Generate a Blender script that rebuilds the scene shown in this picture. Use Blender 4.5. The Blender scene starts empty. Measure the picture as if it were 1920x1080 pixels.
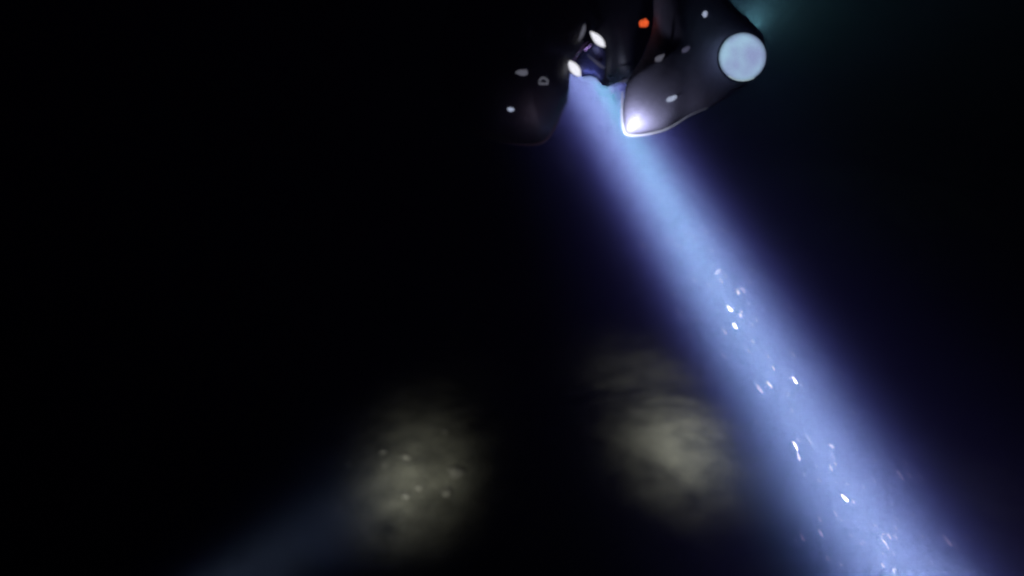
import bpy, bmesh, math, random
from mathutils import Vector, Matrix, noise
from mathutils.bvhtree import BVHTree

R = math.radians
rnd = random.Random(7)
C = bpy.context.scene.collection
S = bpy.context.scene

# ---------------------------------------------------------------- camera
CAM = Vector((0.0, 0.0, 6.0))
HFOV, PITCH = 50.0, 25.0
cam_d = bpy.data.cameras.new("camera")
cam = bpy.data.objects.new("camera", cam_d)
C.objects.link(cam)
cam.location = CAM
cam.rotation_euler = (R(90 - PITCH), 0, 0)
cam_d.angle = R(HFOV)
cam_d.clip_start, cam_d.clip_end = 0.05, 600
cam_d.dof.use_dof = True
cam_d.dof.focus_distance = 6.2
cam_d.dof.aperture_fstop = 0.42
S.camera = cam
FPX = 960 / math.tan(R(HFOV / 2))
CM = cam.rotation_euler.to_matrix()

def P(px, py, d):
    """place a point d metres in front of the camera, seen at this spot of the 1920 x 1080 photograph"""
    return CAM + CM @ Vector(((px - 960) / FPX * d, (540 - py) / FPX * d, -d))

# ---------------------------------------------------------------- world: a moonless night
w = bpy.data.worlds.new("World"); S.world = w; w.use_nodes = True
bg = w.node_tree.nodes["Background"]
bg.inputs[0].default_value = (0.25, 0.3, 1.0, 1); bg.inputs[1].default_value = 0.0001

S.view_settings.view_transform = 'Standard'; S.view_settings.look = 'None'
S.view_settings.exposure = 0; S.view_settings.gamma = 1
S.cycles.volume_bounces = 0
S.cycles.use_denoising = True
S.cycles.denoising_input_passes = 'RGB'
S.cycles.max_bounces = 4
S.cycles.diffuse_bounces = 0
S.cycles.transparent_max_bounces = 32
S.cycles.sample_clamp_indirect = 1.0

# ---------------------------------------------------------------- lamps
def spot(name, a, b, cone, power, color, blend=1.0, radius=0.02, parent=None):
    l = bpy.data.lights.new(name, 'SPOT')
    l.energy = power; l.color = color; l.spot_size = R(cone); l.spot_blend = blend
    l.shadow_soft_size = radius
    o = bpy.data.objects.new(name, l); C.objects.link(o)
    o.location = a
    o.rotation_euler = (b - a).to_track_quat('-Z', 'Y').to_euler()
    return o

def point(name, a, power, color, radius=0.03):
    l = bpy.data.lights.new(name, 'POINT'); l.energy = power; l.color = color; l.shadow_soft_size = radius
    o = bpy.data.objects.new(name, l); C.objects.link(o); o.location = a
    return o

def gauss(o, target, sigma, edge_col=None, span=2.2, parallel=False):
    """a lamp with a soft lens: output falls off as a bell curve around its axis, tinted towards the rim"""
    l = o.data; l.use_nodes = True
    n = l.node_tree.nodes; L = l.node_tree.links
    em = n["Emission"]
    ge = n.new("ShaderNodeNewGeometry"); cr = n.new("ShaderNodeVectorMath"); cr.operation = 'CROSS_PRODUCT'
    ln = n.new("ShaderNodeVectorMath"); ln.operation = 'LENGTH'
    L.new(ge.outputs["Incoming"], cr.inputs[0]); cr.inputs[1].default_value = (target - o.location).normalized()
    L.new(cr.outputs[0], ln.inputs[0])
    def M(op, x, y=None):
        q = n.new("ShaderNodeMath"); q.operation = op
        for i, v in enumerate((x, y)):
            if v is None: continue
            if isinstance(v, (int, float)): q.inputs[i].default_value = v
            else: L.new(v, q.inputs[i])
        return q.outputs[0]
    x = M('DIVIDE', ln.outputs["Value"], sigma)
    L.new(M('EXPONENT', M('MULTIPLY', M('MULTIPLY', x, x), -0.5)), em.inputs[1])
    if parallel:            # a collimated beam does not thin out with distance
        fo = n.new("ShaderNodeLightFalloff"); src = em.inputs[1].links[0].from_socket
        L.new(src, fo.inputs["Strength"]); L.new(fo.outputs["Constant"], em.inputs[1])
    if edge_col:
        mx = n.new("ShaderNodeMix"); mx.data_type = 'RGBA'; mx.clamp_factor = True
        L.new(M('DIVIDE', x, span), mx.inputs[0])
        mx.inputs[6].default_value = (1, 1, 1, 1); mx.inputs[7].default_value = (*edge_col, 1)
        L.new(mx.outputs[2], em.inputs[0])
    return o

# the main searchlight: its lamp stands behind and above the craft, the beam passes between the pods
B0, B1 = P(1092, 135, 9.0), P(1750, 1180, 5.8)
bd = (B1 - B0).normalized()
APEX = B0 - bd * 14.0
gauss(spot("searchlight", APEX, B1, 6, 1.8e4, (1.02, 0.94, 0.83), 0.3, 0.01), B1, 0.0108, (0.42, 0.34, 0.82), parallel=True)
APF = B0 - bd * 4.0
gauss(spot("beam_halo_fill", APF, B1, 34, 6500, (0.66, 0.42, 1.0), 0.3, 0.01), B1, 0.07)  # added wide spot, gives the beam its violet halo
# added spot at the beam's origin, tints its top teal
TH = P(1066, 50, 8.75)
TT = P(1318, 500, 7.9)
gauss(spot("throat_fill", TH, TT, 40, 13000, (0.0, 1.0, 0.35), 0.5), TT, 0.055)
TL, TA = P(1152, 284, 7.40), P(1200, 215, 7.6)
gauss(spot("tip_fill", TL, TA, 100, 38, (0.70, 0.74, 1.0), 0.5), TA, 0.28)  # added spot below the right pod, brightens its tip
SL, SA = P(1085, 190, 7.5), P(1110, 128, 7.9)
gauss(spot("shroud_fill", SL, SA, 60, 3, (0.35, 0.42, 1.0), 0.5), SA, 0.16)  # added blue spot aimed up at the shroud
# lamps on the camera's own rig: two warm ones on the rock, a weak blue one far left
for A, T, pw, cl, sg in ((P(-150, 1450, 3.0), P(812, 868, 11.0), 1550, (1.0, 0.98, 0.80), 0.038), (P(2080, 1250, 3.0), P(1220, 778, 12.0), 3000, (1.0, 0.99, 0.86), 0.040)):
    gauss(spot("rock_lamp", A, T, 26, pw, cl, 0.5), T, sg)
gauss(spot("blue_lamp", P(-150, 1400, 3.2), P(700, 925, 10.5), 34, 60, (0.12, 0.18, 1.0), 0.5), P(700, 925, 10.5), 0.06)
PL, PA = P(1075, 330, 7.1), P(1020, 225, 7.7)
gauss(spot("pod_fill", PL, PA, 60, 5, (0.9, 0.7, 1.0), 0.5), PA, 0.2)  # added spot, faintly lights the left pod
# lamp behind the right pod
gauss(spot("rear_lamp", P(1360, -90, 9.0), P(1490, 330, 9.2), 90, 45, (0.5, 0.5, 1.0), 0.5), P(1490, 330, 9.2), 0.2)
gauss(spot("violet_fill", P(2130, 1230, 6.5), P(1830, 980, 6.0), 90, 38, (0.95, 0.42, 1.0), 0.5), P(1830, 980, 6.0), 0.3)  # added off-frame fill, tints the lower right haze purple
gauss(spot("edge_lamp", P(1408, 56, 8.3), P(1440, -40, 9.2), 110, 230, (0.5, 1.0, 0.65), 0.5), P(1440, -40, 9.2), 0.3)

# ---------------------------------------------------------------- materials
def mat(name, col, rough=0.5, metal=0.0, var=0.25, scale=8.0, bump=0.15, coat=0.0, contrast=1.0):
    m = bpy.data.materials.new(name); m.use_nodes = True
    n = m.node_tree.nodes; L = m.node_tree.links; b = n["Principled BSDF"]
    tc = n.new("ShaderNodeTexCoord"); nz = n.new("ShaderNodeTexNoise")
    nz.inputs["Scale"].default_value = scale; nz.inputs["Detail"].default_value = 8
    L.new(tc.outputs["Object"], nz.inputs["Vector"])
    mx = n.new("ShaderNodeMix"); mx.data_type = 'RGBA'
    mx.inputs[6].default_value = (*[c * (1 - var) for c in col], 1)
    mx.inputs[7].default_value = (*[min(1, c * (1 + var)) for c in col], 1)
    q = n.new("ShaderNodeMath"); q.operation = 'MULTIPLY_ADD'; q.use_clamp = True
    q.inputs[1].default_value = contrast; q.inputs[2].default_value = 0.5 - 0.5 * contrast
    L.new(nz.outputs["Fac"], q.inputs[0]); L.new(q.outputs[0], mx.inputs[0]); L.new(mx.outputs[2], b.inputs["Base Color"])
    b.inputs["Roughness"].default_value = rough; b.inputs["Metallic"].default_value = metal
    b.inputs["Coat Weight"].default_value = coat
    bp = n.new("ShaderNodeBump"); bp.inputs["Strength"].default_value = bump; bp.inputs["Distance"].default_value = 0.03
    L.new(nz.outputs["Fac"], bp.inputs["Height"]); L.new(bp.outputs["Normal"], b.inputs["Normal"])
    return m

def glow(name, col, strength=1.0, var=0.12, scale=6.0, col2=None, contrast=1.0):
    m = bpy.data.materials.new(name); m.use_nodes = True
    n = m.node_tree.nodes; L = m.node_tree.links; n.clear()
    out = n.new("ShaderNodeOutputMaterial"); e = n.new("ShaderNodeEmission")
    tc = n.new("ShaderNodeTexCoord"); nz = n.new("ShaderNodeTexNoise"); nz.inputs["Scale"].default_value = scale
    mx = n.new("ShaderNodeMix"); mx.data_type = 'RGBA'
    mx.inputs[6].default_value = (*[c * (1 - var) for c in col], 1); mx.inputs[7].default_value = (*[c * (1 + var) for c in (col2 or col)], 1)
    L.new(tc.outputs["Object"], nz.inputs["Vector"]); 
    q = n.new("ShaderNodeMath"); q.operation = 'MULTIPLY_ADD'; q.use_clamp = True
    q.inputs[1].default_value = contrast; q.inputs[2].default_value = 0.5 - 0.5 * contrast
    L.new(nz.outputs["Fac"], q.inputs[0]); L.new(q.outputs[0], mx.inputs[0])
    L.new(mx.outputs[2], e.inputs[0]); e.inputs[1].default_value = strength
    L.new(e.outputs[0], out.inputs[0])
    m.cycles.emission_sampling = 'NONE'
    return m

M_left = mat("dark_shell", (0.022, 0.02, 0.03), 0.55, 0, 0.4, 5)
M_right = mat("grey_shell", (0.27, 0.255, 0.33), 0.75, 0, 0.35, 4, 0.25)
M_body = mat("black_body", (0.012, 0.012, 0.018), 0.5)
M_shroud = mat("blue_lit_shroud", (0.12, 0.13, 0.32), 0.35, 0.3)  # bluish base holds the blue light falling on the panel
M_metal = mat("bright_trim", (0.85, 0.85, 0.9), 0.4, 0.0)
M_stain = mat("dark_stain", (0.03, 0.02, 0.035), 0.6)
M_white = glow("lamp_white", (1.0, 1.0, 1.1), 1.1, 0.05)
M_soft = glow("glint_soft", (0.40, 0.45, 0.62), 1.0, 0.3)  # soft, dim, faint and blue: glints put in as emission
M_dim = glow("glint_dim", (0.10, 0.10, 0.13), 1.0, 0.4, 30)
M_dimmer = glow("glint_faint", (0.06, 0.06, 0.10), 1.0, 0.4, 30)
M_blue = glow("glint_blue", (0.35, 0.48, 0.95), 1.0, 0.2)
M_red = glow("lamp_red", (1.0, 0.13, 0.03), 1.0, 0.5, 60)
M_disc = glow("lamp_disc", (0.42, 0.66, 0.86), 1.0, 0.0, 5.0, (0.33, 0.40, 0.68), 3.0)
def limb(m):            # frosted globe: dimmer towards its limb
    n = m.node_tree.nodes; L = m.node_tree.links
    lw = n.new("ShaderNodeLayerWeight"); lw.inputs[0].default_value = 0.5
    mr = n.new("ShaderNodeMapRange"); mr.inputs[1].default_value = 0.35; mr.inputs[2].default_value = 1.0
    mr.inputs[3].default_value = 1.0; mr.inputs[4].default_value = 0.12
    L.new(lw.outputs["Facing"], mr.inputs[0])
    L.new(mr.outputs[0], [q for q in n if q.type == 'EMISSION'][0].inputs[1])
limb(M_disc)
M_discrim = glow("disc_rim", (0.42, 0.55, 0.62), 1.0, 0.3, 3)
def icy(name, col, solid):
    m = mat(name, col, 0.6); n = m.node_tree.nodes; L = m.node_tree.links
    tr = n.new("ShaderNodeBsdfTranslucent"); tr.inputs[0].default_value = (*col, 1)
    mx = n.new("ShaderNodeMixShader"); mx.inputs[0].default_value = 0.75
    L.new(n["Principled BSDF"].outputs[0], mx.inputs[1]); L.new(tr.outputs[0], mx.inputs[2])
    tp = n.new("ShaderNodeBsdfTransparent"); m2 = n.new("ShaderNodeMixShader"); m2.inputs[0].default_value = solid
    L.new(tp.outputs[0], m2.inputs[1]); L.new(mx.outputs[0], m2.inputs[2])
    L.new(m2.outputs[0], n["Material Output"].inputs[0])
    return m
M_fleck = icy("bright_fleck", (0.9, 0.92, 0.95), 0.042); M_fleck1 = icy("pale_fleck", (0.8, 0.85, 0.95), 0.016); M_fleck2 = icy("dull_fleck", (0.8, 0.8, 0.9), 0.011)
M_stone = mat("pale_stone", (0.5, 0.5, 0.47), 0.8, 0, 0.3, 12, 0.5)

# ---------------------------------------------------------------- helpers
def mesh_obj(name, verts, faces, m, parent=None, smooth=True):
    c = sum(verts, Vector()) / len(verts)
    me = bpy.data.meshes.new(name)
    me.from_pydata([v - c for v in verts], [], faces); me.update()
    bm = bmesh.new(); bm.from_mesh(me); bmesh.ops.recalc_face_normals(bm, faces=bm.faces); bm.to_mesh(me); bm.free()
    for p in me.polygons: p.use_smooth = smooth
    me.materials.append(m)
    o = bpy.data.objects.new(name, me); C.objects.link(o)
    if parent:
        o.parent = parent
        pw = parent.location if parent.parent is None else parent.parent.location + parent.location
        o.location = c - pw
    else:
        o.location = c
    return o

def tag(o, label, cat, group=None):
    o["label"] = label; o["category"] = cat
    if group: o["group"] = group
    return o

def spline(pts, n=6):
    out = []
    k = len(pts)
    for i in range(k):
        p0, p1, p2, p3 = [Vector(pts[(i + j - 1) % k]) for j in range(4)]
        for s in range(n):
            t = s / n
            out.append(0.5 * ((2 * p1) + (p2 - p0) * t + (2 * p0 - 5 * p1 + 4 * p2 - p3) * t * t + (3 * p1 - p0 - 3 * p2 + p3) * t ** 3))
    return out

def shell(name, outline, depth, thick, m, parent=None, centre=None, tilt=(0, 0), rings=14, n=6):
    """rounded body with this silhouette: rings shrink to the centre while the surface bulges fore and aft"""
    o2 = spline([(a, b, 0) for a, b in outline], n)
    c = Vector((centre[0], centre[1], 0)) if centre else sum(o2, Vector()) / len(o2)
    verts, faces = [], []
    k = len(o2)
    def dd(p): return depth + tilt[0] * (p.x - c.x) / 100 + tilt[1] * (p.y - c.y) / 100
    for side in (-1, 1):
        base = len(verts)
        for r in range(rings):
            s = math.cos(r / rings * math.pi / 2)
            z = math.sin(r / rings * math.pi / 2) * thick * side
            for p in o2:
                q = c + (p - c) * s
                verts.append(P(q.x, q.y, dd(q) + z))
        verts.append(P(c.x, c.y, depth + thick * side))
        for r in range(rings - 1):
            for i in range(k):
                j = (i + 1) % k
                faces.append((base + r * k + i, base + r * k + j, base + (r + 1) * k + j, base + (r + 1) * k + i))
        for i in range(k):
            faces.append((base + (rings - 1) * k + i, base + (rings - 1) * k + (i + 1) % k, len(verts) - 1))
    o = mesh_obj(name, verts, faces, m, parent)
    bm = bmesh.new(); bm.from_mesh(o.data)
    bmesh.ops.remove_doubles(bm, verts=bm.verts, dist=1e-5); bmesh.ops.recalc_face_normals(bm, faces=bm.faces)
    bm.to_mesh(o.data); bm.free()
    for p in o.data.polygons: p.use_smooth = True
    o["_world"] = 0; del o["_world"]
    return o, BVHTree.FromPolygons(verts, faces)

def hit(tree, px, py):
    d = (P(px, py, 1) - CAM).normalized()
    loc, nor, i, dist = tree.ray_cast(CAM, d)
    return loc, (nor if nor.dot(d) < 0 else -nor)

def tube(name, pts, radii, m, parent=None, k=8):
    verts, faces = [], []
    for i, p in enumerate(pts):
        t = (pts[min(i + 1, len(pts) - 1)] - pts[max(i - 1, 0)]).normalized()
        a = t.cross(Vector((0, 0, 1)) if abs(t.z) < 0.9 else Vector((1, 0, 0))).normalized(); b = t.cross(a)
        for j in range(k):
            th = j / k * 2 * math.pi
            verts.append(p + (a * math.cos(th) + b * math.sin(th)) * radii[i])
    for i in range(len(pts) - 1):
        for j in range(k):
            faces.append((i * k + j, i * k + (j + 1) % k, (i + 1) * k + (j + 1) % k, (i + 1) * k + j))
    faces.append(tuple(range(k))); faces.append(tuple((len(pts) - 1) * k + j for j in range(k)))
    return mesh_obj(name, verts, faces, m, parent)

def blob(name, c, ax, m, parent=None, lump=0.0, seg=14, ring=9, seed=0, point=0.0):
    """ellipsoid with the three half-axis vectors ax; lump makes it irregular, point draws one end out"""
    verts, faces = [], []
    for r in range(ring + 1):
        ph = math.pi * r / ring
        for s in range(seg):
            th = 2 * math.pi * s / seg
            u = Vector((math.cos(ph), math.sin(ph) * math.cos(th), math.sin(ph) * math.sin(th)))
            f = 1 + lump * noise.noise(u * 1.7 + Vector((seed * 3.1, 0, 0)))
            tp = 1 - point * u.x
            verts.append(c + (ax[0] * u.x + (ax[1] * u.y + ax[2] * u.z) * tp) * f)
    for r in range(ring):
        for s in range(seg):
            faces.append((r * seg + s, r * seg + (s + 1) % seg, (r + 1) * seg + (s + 1) % seg, (r + 1) * seg + s))
    return mesh_obj(name, verts, faces, m, parent)

def px_axes(px, py, d, ang, length, width, thick=None):
    """half axes of an ellipse seen length x width pixels, turned ang degrees down from the picture's right"""
    c = P(px, py, d); a = R(ang)
    u = (P(px + math.cos(a) * length / 2, py + math.sin(a) * length / 2, d) - c)
    v = (P(px - math.sin(a) * width / 2, py + math.cos(a) * width / 2, d) - c)
    n = CM @ Vector((0, 0, 1)) * (thick or v.length)
    return c, (u, v, n)

# ---------------------------------------------------------------- ground
def ground():
    n = 360
    def co(t, c):           # finer near the lit rock
        u = (t - 0.5) * 2
        return c + 9 * u + 70 * u ** 5
    verts, faces = [], []
    for j in range(n + 1):
        for i in range(n + 1):
            x, y = co(i / n, 0), co(j / n, 11)
            v = Vector((x, y, 0))
            z = 0.9 * (noise.fractal(v * 0.16, 1.0, 2.0, 3)) + 0.03 * noise.noise(v * 1.1) \
                + 0.02 * noise.noise(v * 2.6) + 0.018 * noise.noise(v * 6.1) + 0.016 * noise.noise(v * 12) + 0.012 * noise.noise(v * 20)
            verts.append(Vector((x, y, z * 0.7)))
    for j in range(n):
        for i in range(n):
            a = j * (n + 1) + i
            faces.append((a, a + 1, a + n + 2, a + n + 1))
    m = mat("rock_bed", (0.26, 0.265, 0.23), 0.85, 0, 1.0, 3.0, 0.6, contrast=1.4)
    return mesh_obj("ground", verts, faces, m), BVHTree.FromPolygons(verts, faces)
g, gtree = ground(); g["kind"] = "structure"

# ---------------------------------------------------------------- the craft
root = bpy.data.objects.new("craft", None); C.objects.link(root)
root.location = P(1150, -60, 8.2)
tag(root, "dark craft with two rounded glossy pods hovering above the bluish white beam", "craft")

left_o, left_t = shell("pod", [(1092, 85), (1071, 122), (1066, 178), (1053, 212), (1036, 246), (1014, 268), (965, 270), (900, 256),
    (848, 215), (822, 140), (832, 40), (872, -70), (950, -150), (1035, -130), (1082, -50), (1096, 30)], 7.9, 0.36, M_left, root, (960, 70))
left_o["label"] = "nearly black rounded left pod with small grey and white glints"
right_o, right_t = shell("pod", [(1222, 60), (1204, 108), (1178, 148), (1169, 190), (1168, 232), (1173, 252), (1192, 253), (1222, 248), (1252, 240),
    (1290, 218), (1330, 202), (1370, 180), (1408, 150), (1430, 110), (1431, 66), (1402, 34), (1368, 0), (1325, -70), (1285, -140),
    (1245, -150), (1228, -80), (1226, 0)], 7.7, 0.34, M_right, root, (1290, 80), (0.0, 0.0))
right_o["label"] = "right pod with its pointed lower tip lit pale lavender"
body_o, body_t = shell("body", [(1087, 92), (1071, 118), (1069, 138), (1100, 145), (1122, 156), (1138, 164), (1162, 155), (1192, 149),
    (1240, 60), (1240, -150), (1160, -230), (1070, -150), (1080, 20)], 8.2, 0.26, M_body, root, (1155, 10))
shr_o, shr_t = shell("shroud", [(1098, 92), (1080, 112), (1076, 132), (1090, 143), (1112, 147), (1130, 150), (1135, 122), (1134, 92), (1118, 80)],
    7.93, 0.06, M_shroud, root, (1112, 118))

# trims along the edges of the pods
def edge(pts, d, r, m, parent, name="rim"):
    pts = [pts[0], pts[0]] + pts + [pts[-1], pts[-1]]
    q = spline([(a, b, 0) for a, b in pts], 6)[6: (len(pts) - 3) * 6 + 1]
    # drop the closing segment of the closed spline, thin the ends
    L = [P(p.x, p.y, d) for p in q]
    n = len(L)
    return tube(name, L, [r * (0.25 + 0.75 * math.sin(math.pi * min(1, max(0, i / (n - 1))))) for i in range(n)], m, parent)
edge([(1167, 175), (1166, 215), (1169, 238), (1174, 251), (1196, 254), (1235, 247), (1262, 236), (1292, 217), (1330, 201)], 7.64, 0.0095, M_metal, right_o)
edge([(1064, 185), (1052, 213), (1036, 246), (1015, 268), (975, 271), (930, 264)], 7.86, 0.008, mat("dull_trim", (0.2, 0.16, 0.2), 0.5), left_o)

def on(tree, name, px, py, ang, l, wd, m, parent, **k):
    loc, nor = hit(tree, px, py)
    d = -(CM.inverted() @ (loc - CAM)).z
    c, ax = px_axes(px, py, d - 0.004, ang, l, wd)
    return blob(name, c, (ax[0], ax[1], ax[2] * 0.25), m, parent, **k)

on(left_t, "fitting_glint", 979, 136, 0, 24, 11, M_dim, left_o, lump=0.3, point=-0.35)  # glints on the left pod, put in as small glowing bits
on(left_t, "side_glint", 958, 205, 5, 13, 8, M_soft, left_o, lump=0.2)
on(left_t, "faint_patch", 985, 52, 80, 40, 22, mat("patch_paint", (0.08, 0.09, 0.10), 0.6), left_o)
# the small horseshoe bracket, its glint put in as a faint glow
loc, nor = hit(left_t, 1019, 152)
dpt = -(CM.inverted() @ (loc - CAM)).z - 0.012
hs = [P(1019 + x, 152 + y, dpt) for x, y in ((-8, 5), (-8, 0), (-4, -5), (1, -6), (6, -3), (8, 1), (8, 5), (0, 5), (-8, 5))]
tube("bracket", hs, [0.008] * len(hs), M_dim, left_o)

on(right_t, "side_glint", 1260, 184, -28, 22, 10, M_soft, right_o, lump=0.2)  # right pod's glints, glowing bits in place of reflected light
on(right_t, "side_glint", 1321, 27, -60, 15, 9, M_soft, right_o, lump=0.2)
on(right_t, "fitting_glint", 1240, 108, -25, 24, 10, M_dim, right_o, lump=0.4, point=0.3)
on(right_t, "fitting_glint", 1287, 92, -35, 18, 8, M_dimmer, right_o, lump=0.4, point=0.3)

# lamps on the body; slivers and the blue drop are reflections put in as glow
def lens(name, px, py, d, ang, l, wd, m, parent, **k):
    c, ax = px_axes(px, py, d, ang, l, wd)
    return blob(name, c, (ax[0], ax[1], ax[2] * 0.6), m, parent, **k)
def almond(a, b, d, wpx, m):
    n = 12; r = wpx / FPX * d / 2
    return tube("lamp", [P(a[0] + (b[0] - a[0]) * i / n, a[1] + (b[1] - a[1]) * i / n, d) for i in range(n + 1)],
                [r * (0.08 + 0.92 * math.sin(math.pi * (i / n) ** 1.15) ** 0.8) for i in range(n + 1)], m, root, 12)
almond((1107, 59), (1134, 88), 7.84, 15, M_white)
almond((1065, 113), (1088, 143), 7.80, 17, M_white)
lens("lamp", 1146, 168, 7.95, 85, 14, 8, M_blue, root, lump=0.1)  # the blue drop: a reflection put in as glow, not a lamp
lens("lamp", 1208, 43, 7.60, -30, 18, 13, M_red, root, lump=0.5, seg=24, ring=16)["label"] = "small irregular orange red lamp"
tube("sliver_glint", [P(*q, 7.78) for q in ((1096, 46), (1095, 54), (1091, 65), (1084, 77))], [0.006, 0.014, 0.014, 0.006], M_dim, root)
tube("sliver_glint", [P(*q, 7.84) for q in ((1102, 103), (1112, 112), (1124, 122), (1133, 128))], [0.003, 0.008, 0.012, 0.006], M_dimmer, root)
tube("sliver_glint", [P(*q, 7.86) for q in ((1093, 147), (1105, 146), (1116, 150), (1123, 156))], [0.006, 0.012, 0.014, 0.006], M_blue, root)
tube("sliver_glint", [P(*q, 7.90) for q in ((1160, 155), (1172, 152), (1186, 149))], [0.005, 0.010, 0.006], M_dimmer, root)

# the round globe at the right edge
groot = bpy.data.objects.new("round_lamp", None); C.objects.link(groot)
groot.location = P(1392, 108, 7.25)
tag(groot, "round pale blue glowing disc lamp at the right edge of the craft", "lamp")
c, ax = px_axes(1392, 107, 7.25, 0, 88, 90)
blob("lens", c, (ax[0], ax[1], ax[2] * 0.8), M_disc, groot, seg=40, ring=24)
rp = []
for i in range(41):
    th = i / 40 * 2 * math.pi
    rp.append(c + ax[0] * 1.0 * math.cos(th) + ax[1] * 1.0 * math.sin(th) - CM @ Vector((0, 0, 0.02)))
tube("housing", rp, [0.010] * 41, M_body, groot)
arc = [c + ax[0] * 0.97 * math.cos(R(a)) + ax[1] * 0.97 * math.sin(R(a)) + CM @ Vector((0, 0, 0.015)) for a in range(62, 132, 5)]
tube("rim", arc, [0.008] * len(arc), M_discrim, groot)

# ---------------------------------------------------------------- flecks drifting in the beam
FL = [  # px, py, angle, length, width, bright, label
 (1368, 578, 52, 17, 7, 2, "white fleck, upper of the close pair high in the blue beam"),
 (1378, 611, 58, 15, 8, 2, "white fleck, lower of the close pair high in the blue beam"),
 (1490, 713, 56, 20, 6, 2, "lone crisp white sliver on the right side of the beam, halfway down"),
 (1491, 835, 60, 20, 8, 2, "white streak on the beam's lower left edge, duller fleck right under it"),
 (1497, 856, 70, 18, 7, 1, "duller fleck just under the white streak on the beam's left edge"),
 (1584, 934, 50, 26, 9, 2, "largest brightest white fleck near the foot of the beam"),
 (1689, 893, 58, 26, 5, 0, "thin grey sliver on the dim right fringe of the beam, upper of two"),
 (1777, 1014, 52, 30, 8, 0, "grey sliver on the dim right fringe of the beam, lower of two"),
 (1559, 836, 40, 14, 6, 1, "small pale fleck in the middle of the beam, right of the double streak"),
 (1504, 1007, 62, 20, 8, 0, "dull curved fleck outside the beam's lower left edge, left of a paired fleck"),
 (1539, 999, 62, 15, 8, 0, "dull fleck on the beam's lower left edge, right of a paired fleck"),
 (1442, 720, 50, 16, 8, 1, "soft pale fleck on the beam's left half, beside a pinkish one"),
 (1423, 727, 60, 20, 9, 0, "soft pinkish fleck at the beam's left side, halfway down"),
 (1383, 547, 70, 12, 8, 1, "small bluish fleck just above the close white pair"),
 (1345, 510, -50, 12, 6, 1, "faint topmost fleck in the beam"),
]
more = [(1419, 600), (1440, 668), (1450, 690), (1485, 770), (1547, 748), (1566, 745), (1640, 862), (1566, 962), (1578, 975), (1615, 1020),
        (1660, 1018), (1652, 1005), (1712, 965), (1600, 870), (1565, 868), (1655, 1060), (1730, 1005), (1672, 945), (1412, 640), (1640, 985)]
def beam_d(px, py):
    """depth at which the beam's axis passes nearest to this line of sight"""
    d = (P(px, py, 1) - CAM).normalized(); w0 = B0 - CAM
    b_, c_, e_ = bd.dot(d), bd.dot(w0), d.dot(w0)
    t = (e_ - b_ * c_) / (1 - b_ * b_)
    return -(CM.inverted() @ (d * t)).z
def flake(name, c, ax, m, seed, point):
    """thin curved chip of ice: one sheet, cupped, with a ragged outline"""
    verts, faces, k, rr = [c + ax[2] * 0.8], [], 12, 3
    for r in range(1, rr + 1):
        q = r / rr
        for i in range(k):
            th = 2 * math.pi * i / k
            f = q * (1 + 0.45 * noise.noise(Vector((math.cos(th) * 1.5, math.sin(th) * 1.5, seed))))
            u, v = math.cos(th) * f, math.sin(th) * f
            verts.append(c + ax[0] * u + ax[1] * v * (1 - point * u) + ax[2] * (0.8 * (1 - q * q)))
    for i in range(k):
        faces.append((0, 1 + i, 1 + (i + 1) % k))
    for r in range(rr - 1):
        for i in range(k):
            a, b = 1 + r * k + i, 1 + r * k + (i + 1) % k
            faces.append((a, a + k, b + k, b))
    return mesh_obj(name, verts, faces, m)

def fleck(px, py, ang, l, wd, br, label, group=None):
    d = beam_d(px, py) - rnd.uniform(0.0, 0.15)
    c, ax = px_axes(px, py, d, ang + rnd.uniform(-4, 4), l, wd * 0.6)
    o = flake("fleck", c, ax, [M_fleck2, M_fleck1, M_fleck][br], rnd.random() * 90, rnd.uniform(-.4, .4))
    tag(o, label, "fleck", group or "pale flecks drifting in the beam")
for f in FL: fleck(*f)
for i in range(85):
    y = 1075 - 650 * rnd.random() ** 1.25
    x = 1195 + 0.645 * (y - 300) + max(-1.6, min(1.6, rnd.gauss(0, 1))) * (45 + (y - 300) * 0.08)
    more.append((x, y))
for x, y in more:
    fleck(x, y, rnd.uniform(48, 66), rnd.uniform(5, 14), rnd.uniform(2, 5), rnd.choice((0, 0, 1)), "tiny faint fleck barely brighter than the blue beam it drifts in")

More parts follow.
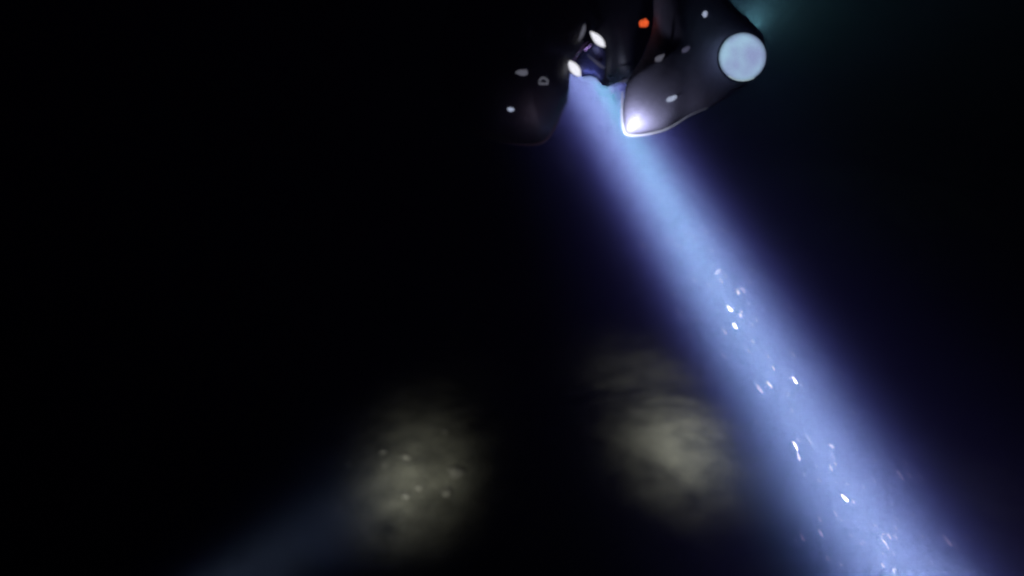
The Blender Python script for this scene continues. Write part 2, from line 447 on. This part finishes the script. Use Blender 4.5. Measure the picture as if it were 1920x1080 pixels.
# ---------------------------------------------------------------- pale stones on the lit rock
ST = [(719, 850, 16, "pale stone, upper of the stacked pair on the left rock patch"), (722, 873, 13, "pale stone, lower of the stacked pair on the left rock patch"),
      (760, 930, 18, "brightest pale stone low in the middle of the left rock patch"), (835, 810, 12, "small pale stone at the top of the left rock patch"),
      (654, 872, 12, "dim stone at the far left of the left rock patch"), (636, 950, 16, "bluish dim stone at the lower left of the left rock patch"),
      (785, 916, 14, "grey stone just right of the brightest stone"), (858, 886, 34, "broad grey boulder at the right of the left rock patch"),
      (762, 858, 14, "small grey stone above the middle of the left rock patch"), (838, 925, 24, "grey boulder under the broad one on the left rock patch")]
for i, (x, y, s, lb) in enumerate(ST):
    dr = (P(x, y, 1) - CAM).normalized()
    loc, nor, _, dist = gtree.ray_cast(CAM, dr)
    r = s / FPX * dist * 0.45
    ax = (Vector((r, 0, 0)), Vector((0, r * 0.8, 0)), Vector((0, 0, r * 0.6)))
    q = Matrix.Rotation(rnd.uniform(0, 6), 3, 'Z')
    o = blob("stone", loc + Vector((0, 0, r * 0.1)), [q @ a for a in ax], M_stone, lump=0.9, seg=16, ring=11, seed=i + 1)
    tag(o, lb, "stone", "stones lying on the lit rock")

# ---------------------------------------------------------------- haze
def haze():
    x0, x1, y0, y1, z0, z1 = -95, 95, -75, 100, -4, 12
    v = [Vector((x, y, z)) for z in (z0, z1) for y in (y0, y1) for x in (x0, x1)]
    f = [(0, 1, 3, 2), (4, 5, 7, 6), (0, 1, 5, 4), (2, 3, 7, 6), (0, 2, 6, 4), (1, 3, 7, 5)]
    m = bpy.data.materials.new("haze"); m.use_nodes = True
    n = m.node_tree.nodes; n.clear()
    out = n.new("ShaderNodeOutputMaterial"); pv = n.new("ShaderNodeVolumePrincipled")
    pv.inputs["Color"].default_value = (0.35, 0.50, 1.0, 1)
    pv.inputs["Density"].default_value = 0.03
    pv.inputs["Anisotropy"].default_value = 0.0
    m.node_tree.links.new(pv.outputs[0], out.inputs["Volume"])
    o = mesh_obj("haze", v, f, m, smooth=False)
    o["kind"] = "stuff"
    return o
haze()
